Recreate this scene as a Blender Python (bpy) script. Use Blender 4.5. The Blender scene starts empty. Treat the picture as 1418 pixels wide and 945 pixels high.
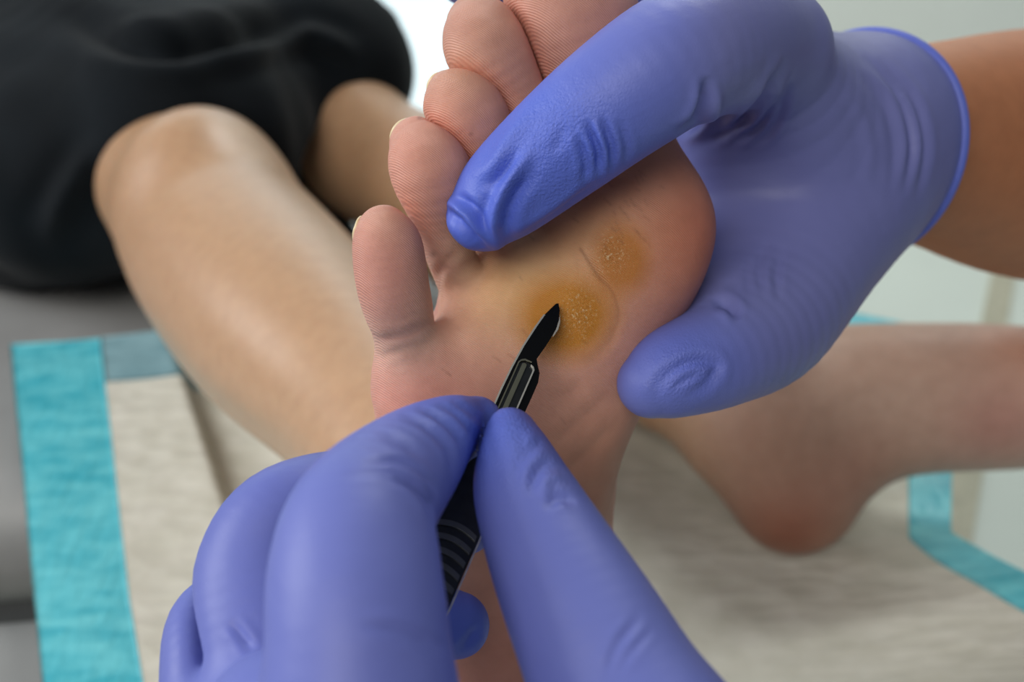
import bpy, bmesh, math, random
import numpy as np
from mathutils import Vector, Matrix

random.seed(7)
rng = np.random.default_rng(7)
sc = bpy.context.scene
C = sc.collection

# ------------------------------------------------------------------ camera
F = 1400.0                      # focal length in pixels of the 1418 x 945 frame
TH = math.radians(32.0)         # the camera looks down by 32 degrees
COUCH = 0.600                   # height of the couch top
CAMZ = COUCH + 0.367
cam_d = bpy.data.cameras.new('camera')
cam = bpy.data.objects.new('camera', cam_d)
C.objects.link(cam)
cam.location = (0, 0, CAMZ)
cam.rotation_euler = (math.pi / 2 - TH, 0, 0)
cam_d.sensor_width = 36.0
cam_d.lens = F / 1418.0 * 36.0
cam_d.clip_start = 0.005
cam_d.dof.use_dof = True
cam_d.dof.focus_distance = 0.222
cam_d.dof.aperture_fstop = (cam_d.lens / 1000.0) / 0.0034
sc.camera = cam

# ------------------------------------------------------------------ world, lights, exposure
sc.view_settings.view_transform = 'Standard'
sc.view_settings.look = 'None'
sc.view_settings.gamma = 1.0
sc.view_settings.use_curve_mapping = False
sc.view_settings.exposure = 0.0
w = bpy.data.worlds.new('room_daylight')
sc.world = w
w.use_nodes = True
w.node_tree.nodes['Background'].inputs[0].default_value = (0.80, 0.90, 1.0, 1)
w.node_tree.nodes['Background'].inputs[1].default_value = 0.16


def area(name, loc, target, sx, sy, power, col):
    d = bpy.data.lights.new(name, 'AREA')
    d.shape = 'RECTANGLE'
    d.size, d.size_y, d.energy, d.color = sx, sy, power, col
    o = bpy.data.objects.new(name, d)
    C.objects.link(o)
    o.location = loc
    v = Vector(target) - Vector(loc)
    o.rotation_euler = v.to_track_quat('-Z', 'Y').to_euler()
    return o


area('window_daylight', (-2.0, 0.35, 1.75), (0, 0.35, 0.75), 1.2, 1.1, 33, (0.96, 0.98, 1.0))
area('ceiling_lamp_light', (-0.55, -0.95, 2.05), (0.0, 0.25, 0.75), 1.2, 0.8, 19, (1.0, 0.95, 0.88))
area('added_back_fill_light', (0.5, 2.0, 2.5), (0.5, 2.2, 0.0), 1.2, 0.6, 28, (0.97, 1.0, 0.97))  # added fill that brightens the floor and back wall, not a known lamp


# ------------------------------------------------------------------ coordinates
def cam2world(p):
    """camera frame in millimetres (x right, y down, z depth) -> world metres"""
    p = np.asarray(p, float) * 0.001
    x, y, z = p[..., 0], p[..., 1], p[..., 2]
    return np.stack([x, z * math.cos(TH) - y * math.sin(TH),
                     CAMZ - z * math.sin(TH) - y * math.cos(TH)], -1)


def P(px, py, d):
    return np.array([(px - 709.0) * d / F, (py - 472.5) * d / F, d])


def ground(px, py, z=COUCH):
    v = (py - 472.5) / F
    d = (CAMZ - z) / (math.sin(TH) + v * math.cos(TH))
    return np.array([(px - 709.0) / F * d, d * (math.cos(TH) - v * math.sin(TH)), z])


# ------------------------------------------------------------------ materials
def srgb(r, g, b):
    f = lambda c: (c / 255 / 12.92) if c <= 10 else ((c / 255 + 0.055) / 1.055) ** 2.4
    return (f(r), f(g), f(b), 1.0)


class Mat:
    def __init__(s, name):
        s.m = bpy.data.materials.new(name)
        s.m.use_nodes = True
        s.n = s.m.node_tree.nodes
        s.l = s.m.node_tree.links
        s.b = s.n['Principled BSDF']
        s.tc = s.n.new('ShaderNodeTexCoord')
        s.h = None

    def set(s, **kw):
        for k, v in kw.items():
            s.b.inputs[k.replace('_', ' ')].default_value = v
        return s

    def node(s, t, **kw):
        n = s.n.new(t)
        for k, v in kw.items():
            setattr(n, k, v)
        return n

    def noise(s, scale, detail=3, rough=0.5, stretch=None):
        n = s.n.new('ShaderNodeTexNoise')
        n.inputs['Scale'].default_value = scale
        n.inputs['Detail'].default_value = detail
        n.inputs['Roughness'].default_value = rough
        src = s.tc.outputs['Object']
        if stretch:
            mp = s.n.new('ShaderNodeMapping')
            mp.inputs['Scale'].default_value = stretch[0]
            mp.inputs['Rotation'].default_value = stretch[1]
            s.l.new(src, mp.inputs[0])
            src = mp.outputs[0]
        s.l.new(src, n.inputs['Vector'])
        return n.outputs['Fac']

    def ramp(s, fac, stops):
        r = s.n.new('ShaderNodeValToRGB')
        e = r.color_ramp.elements
        while len(e) < len(stops):
            e.new(0.5)
        for i, (p, c) in enumerate(stops):
            e[i].position = p
            e[i].color = c if len(c) == 4 else (*c, 1)
        s.l.new(fac, r.inputs[0])
        return r.outputs[0]

    def math(s, op, a, b):
        n = s.n.new('ShaderNodeMath')
        n.operation = op
        for i, x in enumerate((a, b)):
            if isinstance(x, (int, float)):
                n.inputs[i].default_value = x
            else:
                s.l.new(x, n.inputs[i])
        return n.outputs[0]

    def mix(s, fac, a, b, mode='MIX'):
        n = s.n.new('ShaderNodeMix')
        n.data_type = 'RGBA'
        n.blend_type = mode
        for sock, x in ((n.inputs[0], fac), (n.inputs[6], a), (n.inputs[7], b)):
            if isinstance(x, (int, float, tuple)):
                sock.default_value = x
            else:
                s.l.new(x, sock)
        return n.outputs[2]

    def attr(s, name):
        n = s.n.new('ShaderNodeAttribute')
        n.attribute_name = name
        return n

    def color(s, sock):
        s.l.new(sock, s.b.inputs['Base Color'])
        return s

    def bump(s, height, dist, strength=1.0):
        n = s.n.new('ShaderNodeBump')
        n.inputs['Strength'].default_value = strength
        n.inputs['Distance'].default_value = dist
        s.l.new(height, n.inputs['Height'])
        if s.h is not None:
            s.l.new(s.h, n.inputs['Normal'])
        s.h = n.outputs['Normal']
        s.l.new(s.h, s.b.inputs['Normal'])
        return s


def glove_mat():
    m = Mat('blue_nitrile')
    st = m.ramp(m.noise(28, 3), [(0.3, srgb(110, 114, 172)), (0.7, srgb(118, 122, 179))])
    rl = m.ramp(m.noise(28, 3), [(0.3, srgb(82, 102, 198)), (0.7, srgb(92, 112, 206))])
    c = m.mix(m.attr('slack').outputs['Fac'], st, rl)
    m.color(c).set(Roughness=0.46, Specular_IOR_Level=0.35, Subsurface_Weight=0.0)
    m.b.inputs['Subsurface Radius'].default_value = (0.5, 0.6, 1.0)
    g = m.attr('grip').outputs['Fac']
    m.bump(m.math('MULTIPLY', m.noise(1500, 2, 0.6), g), 0.0004, 0.9)
    m.bump(m.noise(60, 2, 0.4, ((1, 1, 2.5), (0.3, 0.5, 0.2))), 0.0011, 0.35)
    m.bump(m.noise(2600, 1, 0.5), 0.00006, 0.5)
    return m.m


def skin_mat(name, rough=0.48, ridges=True, spec=0.4, coat=0.0):
    m = Mat(name)
    col = m.attr('skin').outputs['Color']
    mott = m.ramp(m.noise(140, 4, 0.6), [(0.25, (0.90, 0.86, 0.84)), (0.75, (1.06, 1.05, 1.04))])
    c = m.mix(1.0, col, mott, 'MULTIPLY')
    if ridges:
        fl0 = m.attr('flake').outputs['Fac']
        sp = m.ramp(m.noise(1500, 3, 0.7), [(0.56, (0, 0, 0)), (0.66, (1, 1, 1))])
        c = m.mix(m.math('MULTIPLY', m.math('MULTIPLY', sp, fl0), 0.75), c, srgb(236, 214, 170))
    if ridges:
        rr = m.math('ADD', 0.40, m.math('MULTIPLY', m.attr('ridge').outputs['Fac'], 0.1))
        m.l.new(rr, m.b.inputs['Roughness'])
        m.l.new(m.math('MULTIPLY', m.math('SUBTRACT', 1.0, m.attr('ridge').outputs['Fac']), 0.45), m.b.inputs['Coat Weight'])
    m.color(c).set(Roughness=rough, Specular_IOR_Level=spec, Subsurface_Weight=0.18, Subsurface_Scale=0.006,
                   Coat_Weight=coat, Coat_Roughness=0.35)
    m.b.inputs['Subsurface Radius'].default_value = (1.0, 0.35, 0.2)
    if ridges:
        wv = m.node('ShaderNodeTexWave', wave_type='BANDS', bands_direction='DIAGONAL')
        wv.inputs['Scale'].default_value = 900
        wv.inputs['Distortion'].default_value = 22
        wv.inputs['Detail'].default_value = 1.5
        wv.inputs['Detail Scale'].default_value = 0.06
        m.l.new(m.tc.outputs['Object'], wv.inputs['Vector'])
        m.bump(m.math('MULTIPLY', wv.outputs['Fac'], m.attr('ridge').outputs['Fac']), 0.00014, 0.6)
        fl = m.attr('flake').outputs['Fac']
        m.bump(m.math('MULTIPLY', m.noise(1100, 4, 0.7), fl), 0.0007, 0.9)
    m.bump(m.noise(420, 4, 0.6), 0.00022, 0.5)
    return m.m


GLOVE = glove_mat()
SKIN = skin_mat('patient_skin', 0.5)
ARMSKIN = skin_mat('arm_skin', 0.55, False)


def simple(name, base, rough, var=0.12, scale=40, bump=0.0, bscale=300, **kw):
    m = Mat(name)
    a = tuple(c * (1 - var) for c in base[:3]) + (1,)
    b = tuple(min(1, c * (1 + var)) for c in base[:3]) + (1,)
    m.color(m.ramp(m.noise(scale, 3), [(0.3, a), (0.7, b)])).set(Roughness=rough, **kw)
    if bump:
        m.bump(m.noise(bscale, 3), bump, 0.6)
    return m.m


# ------------------------------------------------------------------ signed distance modelling
def smin(a, b, k):
    if k <= 0:
        return np.minimum(a, b)
    h = np.maximum(k - np.abs(a - b), 0) / k
    return np.minimum(a, b) - h * h * k * 0.25


def trim(fields, gap=0.45, k=2.0, pairs=None):
    """neighbouring digits press flat against each other instead of merging"""
    out = [f.copy() for f in fields]
    n = len(fields)
    for i, j in (pairs or [(a, a + 1) for a in range(n - 1)]):
        h = (fields[i] - fields[j]) * 0.5
        out[i] = -smin(-out[i], -(h + gap), k)
        out[j] = -smin(-out[j], -(gap - h), k)
    return out


def uniq_edges(f, n, inverse=False):
    e = np.vstack([f[:, [0, 1]], f[:, [1, 2]], f[:, [2, 3]], f[:, [3, 0]]])
    key = e.min(1).astype(np.int64) * n + e.max(1)
    if inverse:
        u, inv = np.unique(key, return_inverse=True)
        return np.stack([u // n, u % n], 1), inv
    u = np.unique(key)
    return np.stack([u // n, u % n], 1)


def spline(pts, n=5):
    """Catmull-Rom through rows of (x, y, z, r)"""
    p = np.asarray(pts, float)
    p = np.vstack([2 * p[0] - p[1], p, 2 * p[-1] - p[-2]])
    p[0, 3], p[-1, 3] = p[1, 3], p[-2, 3]
    out = []
    for i in range(1, len(p) - 2):
        for t in np.linspace(0, 1, n, endpoint=False):
            a, b, c, d = p[i - 1:i + 3]
            out.append(0.5 * (2 * b + (c - a) * t + (2 * a - 5 * b + 4 * c - d) * t * t + (3 * b - a - 3 * c + d) * t ** 3))
    out.append(p[-2])
    return np.array(out)


class Field:
    BIG = 40.0

    def __init__(s, lo, hi, h):
        s.lo, s.h = np.asarray(lo, float), h
        s.n = np.ceil((np.asarray(hi, float) - s.lo) / h).astype(int) + 1
        s.ax = [(s.lo[i] + h * np.arange(s.n[i])).astype(np.float32) for i in range(3)]

    def new(s):
        return np.full(s.n, s.BIG, np.float32)

    def box(s, lo, hi):
        a = np.clip(np.floor((lo - s.lo) / s.h).astype(int), 0, s.n)
        b = np.clip(np.ceil((hi - s.lo) / s.h).astype(int) + 1, 0, s.n)
        if np.any(b <= a):
            return None
        sl = tuple(slice(a[i], b[i]) for i in range(3))
        X = s.ax[0][sl[0]][:, None, None]
        Y = s.ax[1][sl[1]][None, :, None]
        Z = s.ax[2][sl[2]][None, None, :]
        return sl, X, Y, Z

    def tube(s, D, pts, k=0.0, n=5, m=16.0, flat=None):
        """pts rows (x,y,z,r) in mm; flat = (axis, factor) flattens the section along axis"""
        q = spline(pts, n) if len(pts) > 2 else np.asarray(pts, float)
        T = s.new() if k > 0 else D
        for a, b in zip(q[:-1], q[1:]):
            rm = max(a[3], b[3]) + m
            bx = s.box(np.minimum(a[:3], b[:3]) - rm, np.maximum(a[:3], b[:3]) + rm)
            if bx is None:
                continue
            sl, X, Y, Z = bx
            v = b[:3] - a[:3]
            L = max(float(v @ v), 1e-9)
            x, y, z = X - a[0], Y - a[1], Z - a[2]
            t = np.clip((x * v[0] + y * v[1] + z * v[2]) / L, 0, 1)
            dx, dy, dz = x - t * v[0], y - t * v[1], z - t * v[2]
            r = a[3] + t * (b[3] - a[3])
            d2 = dx * dx + dy * dy + dz * dz
            if flat is not None:
                ax, f = flat
                c = dx * ax[0] + dy * ax[1] + dz * ax[2]
                d2 = d2 + c * c * (1 / (f * f) - 1)
            d = (np.sqrt(d2) - r).astype(np.float32)
            T[sl] = np.minimum(T[sl], d)
        if k > 0:
            D[...] = smin(D, T, k)
        return D

    def ell(s, D, c, r, k=0.0, R=None, sub=False, m=14.0):
        c, r = np.asarray(c, float), np.asarray(r, float)
        bx = s.box(c - r.max() - m, c + r.max() + m)
        if bx is None:
            return D
        sl, X, Y, Z = bx
        x, y, z = X - c[0], Y - c[1], Z - c[2]
        if R is not None:
            x, y, z = (R[0][0] * x + R[0][1] * y + R[0][2] * z, R[1][0] * x + R[1][1] * y + R[1][2] * z,
                       R[2][0] * x + R[2][1] * y + R[2][2] * z)
        q = np.sqrt((x / r[0]) ** 2 + (y / r[1]) ** 2 + (z / r[2]) ** 2)
        g = np.sqrt((x / r[0] ** 2) ** 2 + (y / r[1] ** 2) ** 2 + (z / r[2] ** 2) ** 2) + 1e-6
        d = (q * (q - 1) / g).astype(np.float32)
        d = np.where(q < 0.05, -float(r.min()), d)
        if sub:
            D[sl] = -smin(-D[sl], d, k)
        else:
            D[sl] = smin(D[sl], d, k)
        return D

    def mesh(s, D, smooth=2):
        S = D < 0
        sl = [slice(None, -1), slice(1, None)]
        cor = [(i, j, k) for i in (0, 1) for j in (0, 1) for k in (0, 1)]
        cnt = sum(S[sl[i], sl[j], sl[k]].astype(np.int8) for i, j, k in cor)
        act = (cnt > 0) & (cnt < 8)
        cells = np.argwhere(act)
        idx = np.full(act.shape, -1, np.int64)
        idx[act] = np.arange(len(cells))
        V = [D[cells[:, 0] + i, cells[:, 1] + j, cells[:, 2] + k] for i, j, k in cor]
        acc = np.zeros((len(cells), 3))
        num = np.zeros(len(cells))
        for a in range(8):
            for b in range(a + 1, 8):
                ca, cb = np.array(cor[a]), np.array(cor[b])
                if np.abs(ca - cb).sum() != 1:
                    continue
                x = (V[a] < 0) != (V[b] < 0)
                t = V[a][x] / (V[a][x] - V[b][x])
                acc[x] += ca + t[:, None] * (cb - ca)
                num[x] += 1
        v = s.lo + s.h * (cells + acc / num[:, None])
        qs = []
        for axis in range(3):
            u, w_ = [(1, 2), (2, 0), (0, 1)][axis]
            A = np.moveaxis(S, axis, 0)
            ch = np.argwhere(A[:-1] != A[1:])
            oth = [i for i in range(3) if i != axis]
            g = np.zeros_like(ch)
            g[:, axis] = ch[:, 0]
            g[:, oth[0]] = ch[:, 1]
            g[:, oth[1]] = ch[:, 2]
            ok = np.all((g[:, [u, w_]] >= 1), 1) & (g[:, u] < act.shape[u]) & (g[:, w_] < act.shape[w_])
            g = g[ok]
            ins = S[g[:, 0], g[:, 1], g[:, 2]]
            eu, ew = np.eye(3, dtype=int)[u], np.eye(3, dtype=int)[w_]
            q = np.stack([idx[tuple((g - eu - ew).T)], idx[tuple((g - ew).T)], idx[tuple(g.T)], idx[tuple((g - eu).T)]], 1)
            q = np.where(ins[:, None], q, q[:, ::-1])
            qs.append(q)
        f = np.vstack(qs)
        f = f[np.all(f >= 0, 1)]
        e = uniq_edges(f, len(v))
        deg = np.bincount(e.ravel(), minlength=len(v)).astype(float)
        for it in range(smooth * 2):
            lam = 0.5 if it % 2 == 0 else -0.46
            av = np.stack([np.bincount(e[:, 0], v[e[:, 1], i], len(v)) + np.bincount(e[:, 1], v[e[:, 0], i], len(v))
                           for i in range(3)], 1) / np.maximum(deg, 1)[:, None]
            v = v + lam * (av - v)
        return v, f


def normals(v, f):
    n = np.cross(v[f[:, 2]] - v[f[:, 0]], v[f[:, 3]] - v[f[:, 1]])
    o = np.stack([sum(np.bincount(f[:, j], n[:, i], len(v)) for j in range(4)) for i in range(3)], 1)
    return o / np.maximum(np.linalg.norm(o, axis=1), 1e-9)[:, None]


def subdivide(v, f, it=1):
    ue, inv = uniq_edges(f, len(v), True)
    inv = inv.reshape(4, -1)
    n, m_ = len(v), len(ue)
    nv = np.vstack([v, v[ue].mean(1), v[f].mean(1)])
    c = n + m_ + np.arange(len(f))
    a = [n + inv[i] for i in range(4)]
    nf = np.vstack([np.stack([f[:, i], a[i], c, a[i - 1]], 1) for i in range(4)])
    e = uniq_edges(nf, len(nv))
    deg = np.bincount(e.ravel(), minlength=len(nv)).astype(float)
    for lam in (0.5, 0.5, -0.5) * it:
        avg = np.stack([np.bincount(e[:, 0], nv[e[:, 1], i], len(nv)) + np.bincount(e[:, 1], nv[e[:, 0], i], len(nv))
                        for i in range(3)], 1) / np.maximum(deg, 1)[:, None]
        nv = nv + lam * (avg - nv)
    return nv, nf


def px(v):
    return np.stack([709 + F * v[:, 0] / v[:, 2], 472.5 + F * v[:, 1] / v[:, 2]], 1)


def seg_dist(p, line):
    """distance of points to a polyline and the arc parameter 0..1"""
    line = np.asarray(line, float)
    L = np.r_[0, np.cumsum(np.linalg.norm(np.diff(line, axis=0), axis=1))]
    best = np.full(len(p), 1e9)
    par = np.zeros(len(p))
    for i in range(len(line) - 1):
        a, b = line[i], line[i + 1]
        ab = b - a
        t = np.clip(((p - a) @ ab) / (ab @ ab), 0, 1)
        d = np.linalg.norm(p - a - t[:, None] * ab, axis=1)
        m = d < best
        best[m] = d[m]
        par[m] = (L[i] + t[m] * (L[i + 1] - L[i])) / L[-1]
    return best, par


def creases(v, f, lines, zmax=None, facing=True):
    """press grooves (depth > 0) or raise folds (depth < 0) along lines lying on the skin: (points px, depth mm, half width px)"""
    n = normals(v, f)
    p = px(v)
    view = -v / np.linalg.norm(v, axis=1)[:, None]
    fac = np.clip(0.25 + (n * view).sum(1) * 2.5, 0, 1)
    off = np.zeros(len(v))
    for ln in lines:
        pts, dep, wd = ln[:3]
        zr = ln[3] if len(ln) > 3 else (0, 1e9)
        q = np.array(pts, float)
        if len(q) > 2:
            q = spline(np.c_[q, np.zeros(len(q)), np.zeros(len(q))], 5)[:, :2]
        d, t = seg_dist(p, q)
        env = np.clip(np.minimum(t, 1 - t) * 3.2, 0.0, 1)
        env = np.where(d < wd * 4, env, 0) * ((v[:, 2] > zr[0]) & (v[:, 2] < zr[1]))
        off -= dep * env * (np.exp(-(d / wd) ** 2) - 0.35 * np.exp(-((d - 2.0 * wd) / wd) ** 2))
    return v + n * (off * fac)[:, None]


def obj_from(name, v_cam, f, mat, parent=None, root=(0, 0, 0), attrs=None, world=False, smooth=True):
    v = (np.asarray(v_cam, float) if world else cam2world(v_cam)) - np.asarray(root)
    me = bpy.data.meshes.new(name)
    f = np.asarray(f)
    me.vertices.add(len(v))
    me.vertices.foreach_set('co', v.astype(np.float32).ravel())
    k = f.shape[1]
    me.loops.add(f.size)
    me.loops.foreach_set('vertex_index', f.astype(np.int32).ravel())
    me.polygons.add(len(f))
    me.polygons.foreach_set('loop_start', np.arange(0, f.size, k, dtype=np.int32))
    me.polygons.foreach_set('loop_total', np.full(len(f), k, np.int32))
    me.update(calc_edges=True)
    me.validate()
    me.polygons.foreach_set('use_smooth', np.full(len(me.polygons), smooth))
    for an, a in (attrs or {}).items():
        a = np.asarray(a, np.float32)
        if a.ndim == 1:
            at = me.attributes.new(an, 'FLOAT', 'POINT')
            at.data.foreach_set('value', a)
        else:
            at = me.attributes.new(an, 'FLOAT_COLOR', 'POINT')
            at.data.foreach_set('color', np.c_[a, np.ones(len(a))].astype(np.float32).ravel())
    me.materials.append(mat)
    o = bpy.data.objects.new(name, me)
    C.objects.link(o)
    if parent is not None:
        o.parent = parent
    else:
        o.location = root
    return o


def thing(name, label, cat, loc, group=None):
    o = bpy.data.objects.new(name, None)
    C.objects.link(o)
    o.empty_display_size = 0.03
    o.location = loc
    o['label'], o['category'] = label, cat
    if group:
        o['group'] = group
    return o


def tag(o, label, cat):
    o['label'], o['category'] = label, cat
    return o


def chain(rows, mm=False):
    """rows (px, py, depth mm, radius px) -> (x, y, z, radius mm)"""
    return [np.r_[P(a, b, d), r if mm else r * d / F] for a, b, d, r in rows]


def blob(v, c, s):
    d = (v - np.asarray(c)) / np.asarray(s)
    return np.exp(-(d * d).sum(1))


def vnoise(v, scale, seed=0):
    """cheap smooth noise in -1..1 from summed sines"""
    r = np.random.default_rng(seed)
    o = np.zeros(len(v))
    for i in range(7):
        k = r.normal(size=3)
        k = k / np.linalg.norm(k) * (0.6 + 1.1 * r.random())
        o += np.sin(v @ k / scale + r.random() * 6.28)
    return o / 7 * 1.9


def lin(r, g, b):
    return np.array(srgb(r, g, b)[:3])


def bm_obj(name, bm, mat, parent=None, root=(0, 0, 0), smooth=True):
    me = bpy.data.meshes.new(name)
    bm.to_mesh(me)
    bm.free()
    me.materials.append(mat)
    for p in me.polygons:
        p.use_smooth = smooth
    o = bpy.data.objects.new(name, me)
    C.objects.link(o)
    if parent is not None:
        o.parent = parent
    else:
        o.location = root
    return o


# ================================================================== the room
def struct(o):
    o['kind'] = 'structure'
    return o


def grid_plane(name, o, u, v, mat, thick=0.02):
    bm = bmesh.new()
    o, u, v = Vector(o), Vector(u), Vector(v)
    nrm = u.cross(v).normalized() * -thick
    a = [bm.verts.new(x) for x in (o, o + u, o + u + v, o + v)]
    b = [bm.verts.new(x.co + nrm) for x in a]
    bm.faces.new(a)
    bm.faces.new(b[::-1])
    for i in range(4):
        bm.faces.new((a[(i + 1) % 4], a[i], b[i], b[(i + 1) % 4]))
    return struct(bm_obj(name, bm, mat, smooth=False))


FLOORM = simple('pale_vinyl', srgb(206, 214, 206), 0.35, 0.03, 3, 0.0005, 120)
WALLM = simple('white_paint', srgb(232, 236, 230), 0.7, 0.02, 4, 0.0004, 200)
grid_plane('floor', (-3.0, -1.0, 0), (6.0, 0, 0), (0, 3.6, 0), FLOORM, 0.03)
grid_plane('wall_back', (-3.0, 2.6, 0), (6.0, 0, 0), (0, 0, 2.6), WALLM, 0.05)
bb = grid_plane('baseboard_back', (-3.0, 2.585, 0), (6.0, 0, 0), (0, 0, 0.08), simple('skirting_white', srgb(214, 218, 212), 0.5), 0.012)
# daylit window in the back wall
def frame_box(bm, x0, x1, y0, y1, z0, z1):
    vs = [bm.verts.new((x, y, z)) for x in (x0, x1) for y in (y0, y1) for z in (z0, z1)]
    for q in ((0, 1, 3, 2), (4, 6, 7, 5), (0, 4, 5, 1), (2, 3, 7, 6), (0, 2, 6, 4), (1, 5, 7, 3)):
        bm.faces.new([vs[i] for i in q])


WX0, WX1, WZ0, WZ1 = -1.9, -0.05, 0.06, 2.0
m = Mat('frosted_daylit_glass')
m.set(Roughness=0.5)
m.b.inputs['Base Color'].default_value = srgb(225, 240, 244)
m.b.inputs['Emission Color'].default_value = (0.80, 0.93, 1.0, 1)
m.b.inputs['Emission Strength'].default_value = 0.66
bm = bmesh.new()
frame_box(bm, WX0, WX1, 2.570, 2.580, WZ0, WZ1)
bmesh.ops.recalc_face_normals(bm, faces=bm.faces)
win = struct(bm_obj('window_1', bm, m.m, smooth=False))
WFR = simple('window_frame_white', srgb(232, 236, 234), 0.4)
for (x0, x1, z0, z1) in ((WX0 - .05, WX0, WZ0 - .05, WZ1 + .05), (WX1, WX1 + .05, WZ0 - .05, WZ1 + .05),
                         (WX0, WX1, WZ0 - .05, WZ0), (WX0, WX1, WZ1, WZ1 + .05)):
    bm = bmesh.new()
    frame_box(bm, x0, x1, 2.545, 2.598, z0, z1)
    bmesh.ops.recalc_face_normals(bm, faces=bm.faces)
    bm_obj('window_frame', bm, WFR, win, smooth=False)
# thin slanted beige strip on the floor, at the right
a, b = np.array([1.02, 1.86]), np.array([0.60, 1.02])
dv = (b - a) / np.linalg.norm(b - a)
pv = np.array([-dv[1], dv[0]]) * 0.022
bm = bmesh.new()
base = [(*(a + pv), 0), (*(a - pv), 0), (*(b - pv), 0), (*(b + pv), 0)]
vs = [bm.verts.new(x) for x in base] + [bm.verts.new((x[0], x[1], 0.006)) for x in base]
for q in ((4, 5, 6, 7), (0, 1, 5, 4), (1, 2, 6, 5), (2, 3, 7, 6), (3, 0, 4, 7)):
    bm.faces.new([vs[i] for i in q])
bmesh.ops.recalc_face_normals(bm, faces=bm.faces)
struct(bm_obj('floor_strip_1', bm, simple('beige_strip', srgb(176, 172, 152), 0.5), smooth=False))

# ================================================================== the couch
GREY = simple('grey_vinyl', srgb(150, 150, 149), 0.42, 0.05, 30, 0.0004, 900)
DARKFRAME = simple('couch_frame_grey', srgb(90, 92, 95), 0.5)


def cushion(name, x0, x1, y0, y1, z0, z1, r, parent, mat=GREY, rot=0.0, piv=(0, 0)):
    bm = bmesh.new()
    bmesh.ops.create_cube(bm, size=1.0)
    for vv in bm.verts:
        vv.co = ((x0 + x1) / 2 + vv.co.x * (x1 - x0), (y0 + y1) / 2 + vv.co.y * (y1 - y0), (z0 + z1) / 2 + vv.co.z * (z1 - z0))
    bmesh.ops.bevel(bm, geom=list(bm.edges), offset=r, segments=6, profile=0.5, affect='EDGES')
    bmesh.ops.rotate(bm, cent=(piv[0], piv[1], 0), matrix=Matrix.Rotation(rot, 3, 'Z'), verts=bm.verts)
    rt = parent.location
    bmesh.ops.translate(bm, vec=-rt, verts=bm.verts)
    return bm_obj(name, bm, mat, parent)


couch = thing('treatment_couch', 'grey vinyl treatment couch under the patient and the disposable pad', 'couch', (-0.3, 0.8, 0))
cushion('back_cushion', -0.95, -0.22, 0.81, 1.35, COUCH - 0.10, COUCH - 0.012, 0.04, couch, rot=math.radians(7), piv=(-0.3, 0.6))
cushion('leg_cushion', -0.95, 0.20, 0.42, 0.80, COUCH - 0.10, COUCH - 0.006, 0.045, couch, rot=math.radians(7), piv=(-0.3, 0.6))
cushion('foot_cushion', -0.95, 0.16, 0.02, 0.385, COUCH - 0.15, COUCH - 0.030, 0.045, couch, rot=math.radians(7), piv=(-0.3, 0.6))
cushion('couch_base', -0.70, -0.25, 0.45, 1.15, 0.0, COUCH - 0.10, 0.03, couch, DARKFRAME, rot=math.radians(7), piv=(-0.3, 0.6))

# ================================================================== the absorbent pad
pad_root = ground(500, 560)
pad = thing('underpad', 'white quilted disposable underpad with turquoise plastic border spread over the couch', 'underpad', pad_root)
L0, L1 = ground(18, 490)[:2], ground(62, 945)[:2]
R0, R1 = ground(1322, 478)[:2], ground(1314, 748)[:2]
CR0, CR1 = ground(1290, 760)[:2], ground(1040, 912)[:2]
crn = np.array([-(CR1 - CR0)[1], (CR1 - CR0)[0]])
crn /= np.linalg.norm(crn)
if crn[0] < 0:
    crn = -crn
RG0, RG1 = ground(262, 540)[:2], ground(312, 692)[:2]      # ridge on the left
rgn = np.array([-(RG1 - RG0)[1], (RG1 - RG0)[0]])
rgn /= np.linalg.norm(rgn)
if rgn[0] > 0:
    rgn = -rgn
Lx = L0 + (L1 - L0) * 1.55
Rx = R1 + np.array([0.045, -0.20])


def pad_point(s, t):
    """s 0..1 left to right, t 0..1 top to bottom (arrays)"""
    tl = t[:, None]
    Lp = L0 + (Lx - L0) * tl
    k = 0.56
    Rp = np.where(tl < k, R0 + (R1 - R0) * (tl / k), R1 + (Rx - R1) * ((tl - k) / (1 - k)))
    xy = Lp + (Rp - Lp) * s[:, None]
    xy[:, 1] += 0.062 * np.exp(-((s - 0.80) / 0.16) ** 2) * np.clip(1 - t / 0.45, 0, 1) ** 2
    z = np.full(len(s), COUCH + 0.002)
    d = (xy - CR0) @ crn
    z += 0.46 * np.log1p(np.exp(np.clip(d / 0.006, -30, 30))) * 0.006
    d = (xy - RG0) @ rgn
    z += 0.014 * np.exp(-np.clip(d, 0, None) / 0.07) / (1 + np.exp(np.clip(-d / 0.0013, -30, 30)))
    q = np.c_[xy * 1000, np.zeros(len(xy))]
    z += 0.0012 * vnoise(q, 30, 3) + 0.0006 * vnoise(q, 9, 4)
    return np.c_[xy, z]


def pad_patch(name, s0, s1, t0, t1, nu, nv, mat, lift, border=False):
    uu, vv = np.meshgrid(np.linspace(s0, s1, nu), np.linspace(t0, t1, nv))
    p = pad_point(uu.ravel(), vv.ravel())
    p[:, 2] += lift
    i = np.arange(nu * nv).reshape(nv, nu)
    f = np.stack([i[:-1, :-1], i[1:, :-1], i[1:, 1:], i[:-1, 1:]], -1).reshape(-1, 4)
    e = len(p)
    q = p.copy()
    q[:, 2] -= 0.0009
    ring = np.r_[i[0, :], i[1:, -1], i[-1, -2::-1], i[-2:0:-1, 0]]
    sd = np.stack([ring, np.roll(ring, -1), np.roll(ring, -1) + e, ring + e], 1)
    f = np.vstack([f, f[:, ::-1] + e, sd[:, ::-1]])
    return obj_from(name, np.vstack([p, q]), f, mat, pad, pad_root, world=True)


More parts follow.
